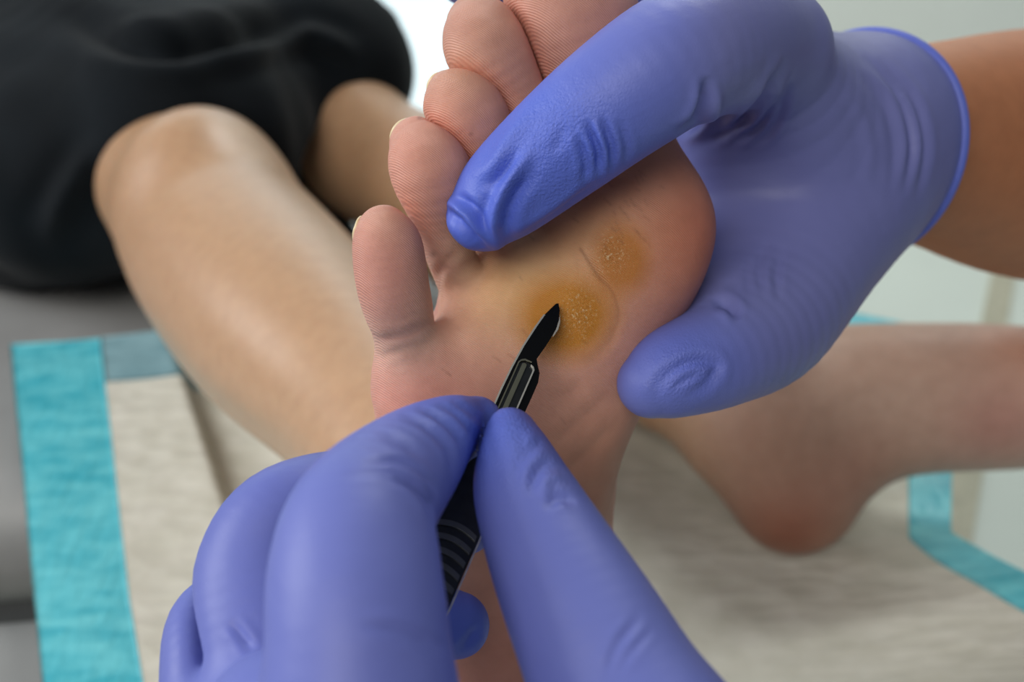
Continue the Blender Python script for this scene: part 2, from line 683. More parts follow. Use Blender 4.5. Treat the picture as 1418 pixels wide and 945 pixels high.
m = Mat('quilted_nonwoven')
m.color(m.ramp(m.noise(60, 3), [(0.3, srgb(200, 198, 184)), (0.7, srgb(214, 212, 200))])).set(Roughness=0.85, Specular_IOR_Level=0.2)
vr = m.node('ShaderNodeTexVoronoi')
vr.inputs['Scale'].default_value = 70
mp = m.node('ShaderNodeMapping')
mp.inputs['Scale'].default_value = (0.7, 1.6, 0.4)
mp.inputs['Rotation'].default_value = (0, 0, 0.5)
m.l.new(m.tc.outputs['Object'], mp.inputs[0])
m.l.new(mp.outputs[0], vr.inputs['Vector'])
m.bump(vr.outputs['Distance'], 0.0022, 0.7)
m.bump(m.noise(500, 2), 0.0003, 0.4)
QUILT = m.m
m = Mat('turquoise_film')
m.color(m.ramp(m.noise(45, 3, 0.5, ((1, 3, 1), (0, 0, 0.5))), [(0.3, srgb(58, 172, 190)), (0.7, srgb(112, 208, 218))])).set(Roughness=0.38)
m.bump(m.noise(70, 3, 0.5, ((3, 1, 1), (0, 0, 0.9))), 0.002, 0.6)
TEAL = m.m
m = Mat('film_over_grey')
m.color(m.ramp(m.noise(45, 3), [(0.3, srgb(120, 158, 168)), (0.7, srgb(146, 182, 190))])).set(Roughness=0.38)
m.bump(m.noise(50, 3, 0.5, ((1, 4, 1), (0, 0, 0.3))), 0.003, 0.7)
TEALGREY = m.m
BW = 0.095
pad_patch('absorbent_sheet', BW * 0.8, 1 - 0.042, 0.065, 1.0, 330, 200, QUILT, 0.0010)
pad_patch('border_film', 0.0, BW, 0.0, 1.0, 24, 110, TEAL, 0.0014)
pad_patch('border_film', 1 - 0.05, 1.0, 0.0, 1.0, 20, 150, TEAL, 0.0014)
pad_patch('border_film', BW, 0.5, 0.0, 0.125, 90, 20, TEALGREY, 0.0018)
pad_patch('border_film', 0.5, 1 - 0.05, 0.0, 0.10, 90, 20, TEAL, 0.0018)

# ================================================================== the patient
H1 = 0.8
foot = Field((-62, -112, 203), (62, 168, 345), H1)
A = foot.new()
RAYS = [  # metatarsal rays: head, mid, tarsus
    [(604, 548, 250, 80), (606, 640, 258, 78), (622, 760, 272, 78), (648, 900, 290, 80)],
    [(668, 480, 251, 76), (660, 620, 260, 80), (668, 760, 276, 84), (672, 900, 292, 86)],
    [(736, 425, 252, 78), (720, 600, 262, 82), (712, 760, 278, 84), (700, 900, 294, 86)],
    [(806, 365, 253, 82), (772, 580, 263, 86), (748, 760, 279, 86), (720, 900, 296, 86)],
    [(884, 312, 254, 96), (806, 580, 264, 92), (768, 770, 278, 88), (738, 930, 296, 84)],
]
for r in RAYS:
    foot.tube(A, chain(r), 9.0)
foot.tube(A, chain([(640, 420, 254, 34), (700, 355, 254, 36), (770, 285, 254, 38), (850, 220, 255, 40)]), 5)
# fleshy ball under the first and the lateral heads, heel, instep, ankle
foot.ell(A, P(888, 335, 246), (15, 17, 11), 10)
foot.ell(A, P(770, 455, 247), (17, 15, 9.5), 10)
foot.ell(A, P(612, 545, 246), (13, 14, 10), 9)
foot.ell(A, P(690, 1120, 290), (31, 36, 30), 18)
foot.tube(A, chain([(760, 430, 270, 90), (740, 620, 290, 110), (700, 780, 312, 125), (672, 900, 330, 130)]), 14)
foot.tube(A, chain([(690, 1060, 300, 120), (650, 860, 325, 135), (600, 710, 345, 128)]), 14)
TOES = [
    # little toe
    ([(583, 520, 244, 62), (562, 462, 236, 47), (545, 400, 228, 50), (537, 345, 225, 49), (532, 322, 226, 38)], 6),
    ([(665, 455, 250, 50), (634, 388, 247, 36), (616, 312, 237, 40), (597, 238, 229, 57), (580, 202, 231, 41)], 6),
    ([(730, 400, 251, 55), (700, 300, 246, 40), (668, 215, 238, 48), (645, 157, 234, 58), (625, 130, 236, 34)], 6),
    ([(800, 350, 252, 55), (760, 240, 248, 42), (715, 140, 242, 50), (676, 68, 238, 61), (660, 35, 240, 42)], 6),
    ([(880, 310, 254, 85), (850, 190, 252, 80), (812, 90, 247, 86), (790, 15, 243, 92), (776, -50, 245, 78)], 8),
]
TF = []
for rows, k in TOES:
    T = foot.new()
    foot.tube(T, chain(rows), 0, n=6)
    TF.append(T)
TT = trim([t + 0.25 for t in TF], 1.0, 2.0)
OUT = A
for i, (rows, k) in enumerate(TOES):
    J = smin(A, TT[i], k)
    OUT = J if i == 0 else smin(OUT, J, 0.3)
# hollow between the little toe and its neighbour, and the arch
foot.ell(OUT, P(598, 412, 240), (1.5, 6.0, 14), 2.0, sub=True)
foot.ell(OUT, P(930, 780, 262), (15, 40, 26), 12, sub=True)
fv, ff = foot.mesh(OUT, 3)
del OUT, A, T, J, TF, TT

FOOT_LINES = [
    ([(848, 405), (828, 380), (806, 345)], 0.4, 4),
    ([(852, 405), (856, 440), (840, 480), (810, 510)], 0.14, 6),
    ([(640, 345), (612, 372), (600, 400)], 0.5, 7),
    ([(515, 472), (560, 464), (600, 444)], 0.32, 7),
    ([(515, 500), (548, 487), (590, 472)], 0.14, 6),
    ([(740, 640), (800, 585), (850, 545)], 0.22, 8),
    ([(745, 690), (810, 630), (870, 570)], 0.28, 8),
    ([(770, 740), (830, 670), (885, 600)], 0.2, 9),
    ([(880, 255), (850, 240), (830, 250)], 0.4, 9),
    ([(760, 560), (790, 545), (815, 520)], 0.2, 9),
]
fv, ff = subdivide(fv, ff)
# the toes themselves at a finer pitch, pressed flat against one another
for i in range(5):
    pts = np.array(chain(TOES[i][0]))
    N = Field(pts[:, :3].min(0) - 17, pts[:, :3].max(0) + 17, 0.55)
    near = [j for j in (i - 1, i, i + 1) if 0 <= j < 5]
    raw = []
    for j in near:
        T = N.new()
        N.tube(T, chain(TOES[j][0]), 0, n=6)
        raw.append(T)
    T = trim(raw, 0.12, 1.6)[near.index(i)]
    b0, b1 = pts[0, :3], pts[2, :3]              # let the root of the toe sink into the ball
    u0 = (b1 - b0) / np.linalg.norm(b1 - b0)
    al = ((N.ax[0][:, None, None] - b0[0]) * u0[0] + (N.ax[1][None, :, None] - b0[1]) * u0[1] + (N.ax[2][None, None, :] - b0[2]) * u0[2])
    T = T + 2.5 * np.clip(1 - al / (0.75 * np.linalg.norm(b1 - b0)), 0, 1)
    tv_, tf_ = N.mesh(T, 3)
    ff = np.vstack([ff, tf_ + len(fv)])
    fv = np.vstack([fv, tv_])
fv = creases(fv, ff, FOOT_LINES)
# skin colours, rosier on the toes, darker along the medial side and arch
base = lin(214, 156, 140)
col = np.tile(base, (len(fv), 1))


def paint(col, wgt, rgb):
    wgt = np.clip(wgt, 0, 1)[:, None]
    return col * (1 - wgt) + lin(*rgb) * wgt


fp = px(fv)
nz = vnoise(fv, 5, 11)
col = paint(col, 0.5 + 0.35 * vnoise(fv, 14, 2), (220, 162, 148))
for (x, y, d, r, c, a) in [
    (590, 235, 227, 13, (222, 146, 126), 0.8), (540, 370, 224, 14, (216, 140, 124), 0.85), (645, 160, 232, 13, (216, 144, 122), 0.8),
    (672, 65, 236, 14, (206, 146, 124), 0.7), (790, 30, 240, 22, (200, 132, 112), 0.7), (585, 545, 236, 14, (214, 140, 126), 0.7),
    (920, 330, 240, 19, (186, 122, 98), 0.85), (970, 330, 246, 15, (184, 98, 80), 0.7), (880, 230, 240, 16, (196, 138, 108), 0.6),
    (650, 440, 238, 16, (222, 170, 152), 0.6), (700, 400, 238, 13, (218, 174, 130), 0.6), (560, 470, 238, 9, (224, 184, 166), 0.8),
    (820, 640, 250, 24, (176, 130, 106), 0.85), (760, 780, 256, 26, (168, 118, 94), 0.85), (690, 900, 268, 20, (196, 134, 116), 0.8),
    (620, 350, 242, 9, (206, 160, 146), 0.7), (540, 300, 222, 6, (220, 158, 136), 0.7), (640, 110, 232, 6, (222, 164, 136), 0.6),
]:
    col = paint(col, a * blob(fv, P(x, y, d), (r, r, r * 1.3)), c)
# calluses: two amber patches with a paler rim
c1 = ((fp - np.array([785, 438])) / np.array([78, 70]))
c1 = np.clip(1.9 - 1.7 * np.linalg.norm(c1, axis=1) + 0.10 * nz, 0, 1)
c2 = ((fp - np.array([860, 355])) / np.array([44, 58]))
c2 = np.clip(1.8 - 1.6 * np.linalg.norm(c2, axis=1) + 0.12 * nz, 0, 1)
front = (fv[:, 2] < 250)
rim = blob(np.c_[fp, fp[:, 0] * 0], (740, 395, 0), (95, 85, 1))
col = paint(col, 0.75 * rim * front, (222, 180, 124))
rim2 = blob(np.c_[fp, fp[:, 0] * 0], (820, 330, 0), (75, 70, 1))
col = paint(col, 0.55 * rim2 * front, (214, 164, 112))
col = paint(col, 0.95 * c1 * front, (194, 128, 36))
col = paint(col, 0.85 * c2 * front, (186, 118, 44))
# fine dirt in the skin lines, stains of their own
for (x, y, rr) in [(600, 352, 5), (581, 163, 3), (652, 186, 3)]:
    col = paint(col, 0.45 * np.exp(-((fp - np.array([x, y])) ** 2).sum(1) / rr ** 2), (70, 44, 40))
# short dry skin lines
rl_ = np.random.default_rng(12)
for i in range(46):
    cx, cy, an = rl_.normal(862, 34), rl_.normal(300, 34), math.radians(48) + rl_.normal(0, 0.25)
    if i > 28:
        cx, cy = rl_.normal(790, 60), rl_.normal(400, 70)
    if i > 38:
        cx, cy, an = rl_.normal(640, 60), rl_.normal(500, 30), math.radians(35)
    L_ = 2 + 5 * rl_.random()
    du = np.array([math.cos(an), math.sin(an)])
    dd, _t = seg_dist(fp, [np.array([cx, cy]) - du * L_, np.array([cx, cy]) + du * L_])
    col = paint(col, 0.24 * np.exp(-(dd / 1.5) ** 2) * (fv[:, 2] < 256), (112, 66, 50))
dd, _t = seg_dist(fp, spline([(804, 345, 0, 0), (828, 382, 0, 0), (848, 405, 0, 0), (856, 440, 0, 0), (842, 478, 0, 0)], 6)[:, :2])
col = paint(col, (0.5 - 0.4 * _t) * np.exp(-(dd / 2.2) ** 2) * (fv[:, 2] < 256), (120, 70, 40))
flake = np.zeros(len(fv))
for (x, y, sx, sy) in [(800, 435, 24, 34), (845, 350, 22, 26)]:
    flake += np.exp(-(((fp - np.array([x, y])) / np.array([sx, sy])) ** 2).sum(1))

# ---- legs, at a coarser pitch, one surface from the knees through both shins
H2 = 3.0
legs = Field((-420, -330, 262), (330, 165, 1010), H2)
B = legs.new()
# right leg: shin, knee, thigh
legs.tube(B, chain([(668, 800, 326, 128), (610, 705, 350, 134), (505, 560, 415, 130), (395, 445, 490, 146), (318, 352, 560, 136),
                    (272, 285, 622, 118), (225, 225, 690, 112), (150, 165, 780, 118), (40, 90, 920, 120)]), 12, n=16, m=50)
legs.ell(B, P(282, 258, 585), (40, 44, 44), 25, m=40)
# left leg
legs.tube(B, chain([(1075, 590, 524, 92), (1000, 545, 545, 92), (880, 470, 590, 100), (740, 370, 650, 108), (600, 265, 715, 96),
                    (520, 222, 760, 92), (410, 160, 830, 110), (250, 80, 930, 120)]), 12, n=12, m=50)
LF = legs.new()
legs.tube(LF, chain([(1062, 575, 526, 106), (1150, 555, 522, 104), (1270, 545, 512, 98), (1400, 545, 502, 95), (1500, 550, 494, 84)]), 0, n=6, m=50)
legs.tube(LF, chain([(1040, 600, 525, 84), (1102, 682, 520, 78)]), 18, m=50)
legs.tube(LF, chain([(1095, 682, 518, 74), (1230, 600, 512, 62), (1400, 575, 502, 66)]), 14, n=6, m=50)
for x, y, d, r in [(1590, 500, 492, 46), (1600, 545, 505, 36), (1592, 580, 516, 34), (1575, 610, 525, 32), (1545, 635, 532, 30)]:
    legs.tube(LF, chain([(1480, 550, 500, 60), (x, y, d, r)]), 4, m=50)
legs.ell(LF, P(1050, 510, 502), (15, 15, 11), 18, m=30)
B = smin(B, LF, 16)
legs.ell(B, P(1262, 722, 512), (22, 14, 30), 14, sub=True, m=30)
lv, lf = legs.mesh(B, 10)
del B, LF
lp = px(lv)
left = (lv[:, 0] > 95) & (lv[:, 2] < 600)
lcol = np.tile(lin(188, 151, 118), (len(lv), 1))
lcol = paint(lcol, 0.4 + 0.4 * vnoise(lv, 30, 5), (182, 142, 108))
ank = np.clip((lp[:, 0] - 900) / 120, 0, 1) * (lv[:, 2] < 640)
lcol = paint(lcol, ank, (186, 158, 142))
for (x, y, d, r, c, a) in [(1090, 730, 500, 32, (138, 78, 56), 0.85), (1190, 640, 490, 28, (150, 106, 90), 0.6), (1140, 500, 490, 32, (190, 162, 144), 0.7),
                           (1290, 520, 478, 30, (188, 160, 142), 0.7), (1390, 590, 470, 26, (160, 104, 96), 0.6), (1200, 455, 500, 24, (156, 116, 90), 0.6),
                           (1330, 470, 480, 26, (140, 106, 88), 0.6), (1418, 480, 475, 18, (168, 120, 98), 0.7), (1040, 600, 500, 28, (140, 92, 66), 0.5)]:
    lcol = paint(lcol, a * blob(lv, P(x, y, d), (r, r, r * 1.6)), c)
nrm_ = np.r_[0]
pat_root = cam2world(P(560, 640, 420))
pat_root[2] = COUCH
patient = thing('person', 'patient in black shorts with bare legs, sole of one foot held up', 'person', pat_root)
# join foot and legs into one body
keep = np.ones(len(lv), bool)
allv = np.vstack([fv, lv])
allf = np.vstack([ff, lf + len(fv)])
body = obj_from('body', allv, allf, SKIN, patient, pat_root,
                {'skin': np.vstack([col, lcol]), 'ridge': np.r_[np.ones(len(fv)), 0.75 * ank], 'flake': np.r_[np.clip(flake, 0, 1) * front, np.zeros(len(lv))]})

NAIL = simple('toenail', srgb(226, 206, 168), 0.3, 0.05, 400)


def nail(rows, c, r):
    """a thin plate that follows the toe's own surface within an ellipsoid"""
    c = P(*c)
    N = Field(c - 9, c + 9, 0.35)
    T = N.new()
    N.tube(T, chain(rows), 0, n=6)
    E = N.new()
    N.ell(E, c, r)
    D = -smin(-np.maximum(T - 0.55, -(T + 0.5)), -E, 0.5)
    v, f = N.mesh(D, 2)
    o = obj_from('toenail', v, f, NAIL, patient, pat_root)
    return o


nail(TOES[1][0], (558, 186, 238), (5.6, 4.8, 8))
nail(TOES[0][0], (498, 318, 232), (2.6, 5.2, 8))
nail(TOES[2][0], (604, 122, 243), (4.4, 4.4, 8))
nail(TOES[3][0], (634, 35, 248), (4.6, 5.0, 8))

# ---- the black shorts
H3 = 4.5
gar = Field((-520, -420, 560), (60, 60, 1150), H3)
G = gar.new()
gar.tube(G, chain([(262, 205, 700, 165), (180, 160, 780, 172), (60, 95, 900, 180), (-40, 40, 1020, 190)]), 0, n=6, m=60)
gar.tube(G, chain([(436, 92, 800, 108), (370, 60, 880, 130), (240, 10, 980, 160), (100, -10, 1060, 180)]), 60, n=6, m=60)
gar.tube(G, chain([(300, 140, 760, 120), (420, 110, 820, 90)]), 50, m=60)
gar.tube(G, chain([(520, 46, 870, 26), (400, 0, 900, 70)]), 14, m=60)
gar.tube(G, chain([(492, 112, 800, 58), (420, 190, 790, 80), (330, 220, 760, 90)]), 30, n=6, m=60)
gar.tube(G, chain([(75, 255, 700, 118), (0, 220, 780, 150), (-60, 150, 900, 105)]), 60, n=6, m=60)
# opening around the knees
gar.ell(G, P(300, 340, 590), (66, 88, 95), 10, R=None, sub=True, m=30)
gar.ell(G, P(575, 280, 740), (88, 68, 70), 12, sub=True, m=30)
gar.tube(G, chain([(380, 200, 790, 70), (430, 290, 770, 48), (500, 395, 740, 34)]), 12, n=6, m=30)
gv, gf = gar.mesh(G, 3)
del G
gn = normals(gv, gf)
gv = gv + gn * (4.0 * vnoise(gv * np.array([1.0, 0.6, 0.5]), 26, 8) + 2.0 * vnoise(gv, 12, 9))[:, None]
gv = creases(gv, gf, [([(80, 10), (160, 55), (260, 62), (420, 40)], 14, 18), ([(60, 340), (100, 260), (150, 190)], -7, 18),
                      ([(380, 70), (430, 50), (500, 80)], -8, 14), ([(250, 70), (330, 75), (420, 50)], -7, 14)])
SHORTS = simple('black_cloth', srgb(12, 18, 23), 0.85, 0.25, 20, 0.0004, 1200, Sheen_Weight=0.04, Specular_IOR_Level=0.12)
obj_from('shorts', gv, gf, SHORTS, patient, pat_root)['label'] = 'black loose shorts'

# ================================================================== the hand holding the toes back
handA = Field((-28, -112, 178), (175, 60, 420), 0.9)
PALM = handA.new()
handA.tube(PALM, chain([(1062, 82, 262, 78), (1110, 190, 290, 108), (1190, 195, 320, 128)]), 12, n=6)
handA.tube(PALM, chain([(1085, 150, 292, 95), (1150, 200, 305, 118)]), 14, n=6)
handA.tube(PALM, chain([(1040, 250, 300, 80), (1090, 330, 290, 95), (1150, 270, 305, 110)]), 16, n=6)
handA.tube(PALM, chain([(1180, 193, 318, 128), (1225, 196, 336, 132), (1280, 200, 354, 128)]), 10, n=6)
IDX = handA.new()
handA.tube(IDX, chain([(1055, 68, 255, 88), (1000, 62, 236, 95), (935, 85, 221, 94), (855, 138, 218, 88), (770, 206, 221, 79),
                       (705, 262, 224, 68), (670, 296, 226, 53)]), 0, n=6)
THB = handA.new()
handA.tube(THB, chain([(1165, 250, 308, 100), (1110, 350, 290, 100), (1062, 440, 268, 92), (1000, 488, 250, 76), (935, 515, 242, 64), (902, 532, 240, 48)]), 0, n=6)
MID = handA.new()
handA.tube(MID, chain([(1050, 30, 285, 70), (960, -30, 290, 68), (850, -50, 290, 64), (720, -52, 285, 58), (650, -42, 280, 50)]), 0, n=6)
RNG = handA.new()
handA.tube(RNG, chain([(1090, 110, 305, 75), (1010, 70, 312, 68), (900, 40, 312, 62), (800, 40, 308, 55)]), 0, n=6)
PNK = handA.new()
handA.tube(PNK, chain([(1100, 190, 315, 65), (1010, 180, 322, 55), (920, 160, 322, 50), (860, 160, 318, 45)]), 0, n=6)
O_ = smin(PALM, IDX, 9)
for D_, k_ in ((THB, 12), (MID, 8), (RNG, 8), (PNK, 8)):
    O_ = smin(O_, smin(PALM, D_, k_), 2.0)
# thin stretched web between index and thumb
handA.tube(O_, chain([(985, 170, 280, 45), (1000, 290, 288, 58), (988, 380, 277, 54), (988, 430, 266, 50)]), 14, n=6)
handA.tube(O_, chain([(1060, 180, 290, 75), (1070, 290, 295, 80), (1075, 380, 285, 70)]), 14, n=6)
# gap so that the wrist ends in an open cuff
av, af = handA.mesh(O_, 3)
del O_, PALM, IDX, THB, MID, RNG, PNK
# cut the glove at the cuff plane
ca, cb = P(1190, 194, 320), P(1280, 200, 354)
cax = (cb - ca) / np.linalg.norm(cb - ca)
cuffc = P(1188, 195, 320)
keepf = (((av - cuffc) @ cax)[af] < 0).all(1)
af = af[keepf]
use = np.unique(af)
remap = np.full(len(av), -1)
remap[use] = np.arange(len(use))
av, af = av[use], remap[af]
LA = [
    ([(608, 280), (640, 316), (680, 356)], 1.4, 7, (0, 240)),
    ([(612, 278), (650, 298), (680, 345)], -1.1, 6, (0, 240)),
    ([(632, 268), (658, 292), (672, 320)], 0.9, 6, (0, 240)),
    ([(692, 356), (684, 318), (692, 275), (738, 205)], -1.7, 8, (0, 240)),
    ([(712, 345), (704, 310), (716, 270), (745, 235)], 0.9, 8, (0, 240)),
    ([(705, 340), (765, 305), (840, 245)], 1.0, 7, (0, 240)),
    ([(650, 245), (680, 228), (706, 190), (735, 150)], -0.6, 9, (0, 240)),
    ([(660, 262), (690, 245), (718, 205)], 0.6, 7, (0, 240)),
    ([(808, 262), (812, 225), (800, 185)], 0.8, 6, (0, 240)),
    ([(826, 250), (829, 210), (812, 165)], 1.1, 6, (0, 240)),
    ([(844, 240), (846, 205), (832, 160)], 0.9, 6, (0, 240)),
    ([(866, 232), (868, 200), (856, 165)], 0.5, 6, (0, 240)),
    ([(836, 250), (838, 210), (822, 165)], -0.6, 5, (0, 240)),
    ([(760, 215), (775, 195), (782, 170)], 0.3, 8, (0, 240)),
    ([(936, 188), (962, 170), (976, 140), (979, 105)], 2.0, 7),
    ([(948, 195), (978, 180), (992, 150), (996, 120)], -0.9, 8),
    ([(985, 190), (1020, 176), (1060, 130), (1088, 80)], 2.0, 6),
    ([(1010, 195), (1050, 176), (1084, 130)], 1.7, 6),
    ([(1035, 200), (1070, 176), (1098, 115)], 1.3, 6),
    ([(1000, 165), (1040, 140), (1062, 105)], -0.6, 8),
    ([(1050, 150), (1072, 115), (1078, 70)], -0.5, 8),
    ([(985, 418), (1008, 422), (1026, 442)], 1.4, 7),
    ([(1040, 415), (1036, 380), (1044, 345)], 0.4, 6),
    ([(1056, 412), (1050, 375), (1060, 335)], 0.5, 6),
    ([(1080, 420), (1075, 380), (1085, 340)], 0.4, 6),
    ([(905, 542), (930, 515), (965, 500), (992, 508), (975, 535), (940, 548)], 0.8, 8),
    ([(930, 540), (955, 522), (978, 518)], 0.5, 6),
    ([(885, 560), (900, 520), (925, 485)], -0.3, 10),
    ([(1195, 75), (1245, 130), (1264, 200), (1252, 270)], 1.3, 6),
    ([(1215, 78), (1266, 140), (1282, 205), (1268, 280)], 1.1, 6),
    ([(1175, 90), (1220, 140), (1238, 200), (1232, 280)], 0.5, 7),
    ([(1160, 110), (1195, 160), (1205, 210), (1200, 260)], -0.4, 9),
]
av, af = subdivide(av, af)
av = creases(av, af, LA)
gripA = 1.3 * blob(av, P(760, 215, 208), (15, 15, 14)) + 1.2 * blob(av, P(945, 515, 232), (9, 9, 8))
rootA = cam2world(P(1250, 200, 345))
docA = thing('person', 'bare tan forearm and blue gloved hand of the person bending the toes back', 'person', rootA)
gloveA = obj_from('glove', av, af, GLOVE, docA, rootA, {'grip': np.clip(gripA, 0, 1), 'slack': np.clip(
    0.35 * np.clip((1010 - px(av)[:, 0]) / 80, 0, 1) * (px(av)[:, 1] < 360) + 1.2 * blob(av, P(720, 260, 215), (24, 24, 24)) + 0.9 * blob(av, P(935, 515, 240), (16, 14, 16)) + 0.8 * blob(av, P(1250, 230, 325), (18, 40, 25)), 0, 1)})
sol = gloveA.modifiers.new('thickness', 'SOLIDIFY')
sol.thickness = 0.0004
sol.offset = -1

# rolled cuff bead following the cut rim
def rim_ring(c, ax, rad_fn, n=96):
    u = np.cross(ax, [0, 0, 1.0]); u /= np.linalg.norm(u)
    w_ = np.cross(ax, u)
    th = np.linspace(0, 2 * np.pi, n, endpoint=False)
    return np.array([c + (np.cos(t) * u + np.sin(t) * w_) * rad_fn(t) for t in th])


sel = np.abs((av - cuffc) @ cax) < 1.6
rim_v = av[sel] - cuffc
u_ = np.cross(cax, [0, 0, 1.0]); u_ /= np.linalg.norm(u_)
w2 = np.cross(cax, u_)
angs = np.arctan2(rim_v @ w2, rim_v @ u_)
rads = np.hypot(rim_v @ w2, rim_v @ u_)
def rim_rad(t):
    dd = np.abs((angs - t + np.pi) % (2 * np.pi) - np.pi)
    i = np.argsort(dd)[:8]
    return rads[i].mean()
ring = rim_ring(cuffc - cax * 0.3, cax, rim_rad)
for _ in range(4):
    ring = 0.5 * ring + 0.25 * (np.roll(ring, 1, 0) + np.roll(ring, -1, 0))


def torus(ringp, r, seg=10):
    n = len(ringp)
    T = np.roll(ringp, -1, 0) - np.roll(ringp, 1, 0)
    T /= np.linalg.norm(T, axis=1)[:, None]
    ctr = ringp.mean(0)
    N = ringp - ctr
    N -= (N * T).sum(1)[:, None] * T
    N /= np.linalg.norm(N, axis=1)[:, None]
    Bn = np.cross(T, N)
    v = np.vstack([ringp + r * (np.cos(t) * N + np.sin(t) * Bn) for t in np.linspace(0, 2 * np.pi, seg, endpoint=False)])
    i = np.arange(n * seg).reshape(seg, n)
    j = np.roll(i, -1, 0)
    f = np.stack([i, np.roll(i, -1, 1), np.roll(j, -1, 1), j], -1).reshape(-1, 4)
    return v, f


tv, tf = torus(ring, 1.7)
obj_from('cuff', tv, tf, GLOVE, gloveA, (0, 0, 0), {'grip': np.zeros(len(tv)), 'slack': np.full(len(tv), 0.75)})
cuffo = bpy.data.objects['cuff']
cuffo.data.transform(Matrix.Translation(-Vector(rootA)))

# forearm
fa = Field((60, -150, 270), (460, 90, 640), 2.5)
Q = fa.new()
fa.tube(Q, chain([(1150, 193, 308, 108), (1210, 197, 328, 116), (1320, 203, 358, 144), (1450, 218, 395, 172), (1600, 235, 450, 165), (1750, 250, 520, 145)]), 0, n=8, m=30)
qv, qf = fa.mesh(Q, 3)
ac = np.tile(lin(182, 124, 88), (len(qv), 1))
ac = paint(ac, 0.5 + 0.4 * vnoise(qv, 22, 21), (172, 112, 76))
obj_from('forearm', qv, qf, ARMSKIN, docA, rootA, {'skin': ac})

# ================================================================== the hand with the scalpel
handB = Field((-100, -2, 100), (75, 190, 248), 0.85)
PALM = handB.new()
handB.tube(PALM, chain([(500, 1010, 152, 128), (560, 1250, 152, 170), (620, 1500, 148, 190)]), 0, n=6, flat=((0, 0, 1), 1.0))
handB.tube(PALM, chain([(390, 1010, 168, 110), (480, 1250, 160, 160), (560, 1500, 150, 180)]), 12, n=6)
handB.tube(PALM, chain([(320, 1040, 186, 95), (420, 1250, 170, 140)]), 12, n=6)
handB.tube(PALM, chain([(915, 1080, 158, 130), (820, 1280, 155, 150), (680, 1500, 150, 170)]), 12, n=6)
digits = [
    # index
    ([(500, 1040, 152, 130), (497, 900, 154, 128), (492, 790, 160, 119), (505, 712, 168, 100), (566, 642, 184, 75), (620, 604, 197, 56), (660, 592, 205, 44)], 6),
    # middle
    ([(383, 1040, 188, 112), (370, 900, 196, 105), (362, 785, 203, 88), (400, 715, 207, 74), (500, 690, 214, 66), (592, 710, 219, 50), (646, 730, 221, 38)], 6),
    # ring
    ([(320, 1060, 188, 92), (308, 940, 196, 84), (304, 862, 206, 66), (370, 835, 216, 60), (500, 845, 226, 58), (600, 862, 230, 52), (632, 866, 231, 46)], 5),
    # little
    ([(300, 1120, 200, 75), (300, 1010, 212, 62), (350, 960, 220, 56), (460, 985, 228, 52), (560, 1010, 230, 46)], 5),
    # thumb
    ([(940, 1100, 158, 135), (872, 985, 164, 124), (812, 865, 172, 106), (762, 765, 181, 88), (728, 690, 189, 72), (708, 640, 195, 60), (699, 612, 199, 50)], 8),
]
DF = []
for rows, k in digits:
    D_ = handB.new()
    handB.tube(D_, chain(rows), 0, n=6)
    DF.append(D_)
DT = trim(DF, 0.5, 2.6, [(0, 1), (1, 2), (2, 3), (0, 4), (1, 4)])
O_ = PALM
for i, (rows, k) in enumerate(digits):
    J = smin(PALM, DT[i], k)
    O_ = J if i == 0 else smin(O_, J, 0.5)
bv, bf = handB.mesh(O_, 3)
del O_, PALM, J, D_, DF, DT
LB = [
    ([(545, 660), (572, 672), (592, 692), (603, 722)], 0.7, 6, (0, 212)),
    ([(500, 640), (555, 640), (592, 664), (608, 704)], 0.45, 5, (0, 212)),
    ([(552, 574), (590, 590), (620, 620), (632, 665)], 0.55, 6, (0, 212)),
    ([(575, 566), (612, 582), (638, 612), (645, 645)], 0.6, 6, (0, 212)),
    ([(600, 560), (634, 576), (655, 605), (656, 625)], 0.4, 5, (0, 212)),
    ([(622, 556), (652, 572), (668, 592)], 0.35, 5, (0, 212)),
    ([(520, 600), (556, 612), (588, 635)], 0.25, 7, (0, 212)),
    ([(470, 660), (530, 655), (575, 678), (596, 715)], 0.22, 6, (0, 212)),
    ([(318, 860), (334, 880), (352, 905)], 0.5, 7),
    ([(500, 865), (560, 875), (625, 905)], 0.35, 8, (0, 200)),
    ([(520, 880), (575, 895), (625, 925)], 0.2, 7, (0, 200)),
    ([(768, 640), (748, 648), (736, 672), (740, 690)], 0.6, 7, (0, 212)),
    ([(800, 698), (776, 690), (752, 704)], 0.5, 7, (0, 212)),
    ([(785, 668), (764, 664), (744, 690)], -0.45, 8, (0, 212)),
    ([(755, 612), (738, 620), (728, 645)], 0.3, 7, (0, 212)),
    ([(715, 590), (724, 620), (716, 655), (722, 690)], 0.25, 7, (0, 212)),
    ([(690, 585), (684, 615), (694, 650)], 0.2, 8, (0, 212)),
    ([(838, 945), (856, 895), (890, 850)], 0.35, 7, (0, 212)),
    ([(850, 945), (872, 905), (905, 870)], 0.25, 6, (0, 212)),
    ([(640, 905), (655, 880), (668, 868)], 0.8, 7, (205, 260)),
]
bv, bf = subdivide(bv, bf)
bv = creases(bv, bf, LB)
gripB = 1.2 * blob(bv, P(718, 625, 188), (9, 10, 9)) + 0.8 * blob(bv, P(740, 680, 182), (8, 8, 8)) + 0.5 * blob(bv, P(640, 590, 198), (8, 8, 8))
rootB = cam2world(P(620, 1500, 148))
docB = thing('person', 'blue gloved hand gripping a scalpel at the callused sole', 'person', rootB)
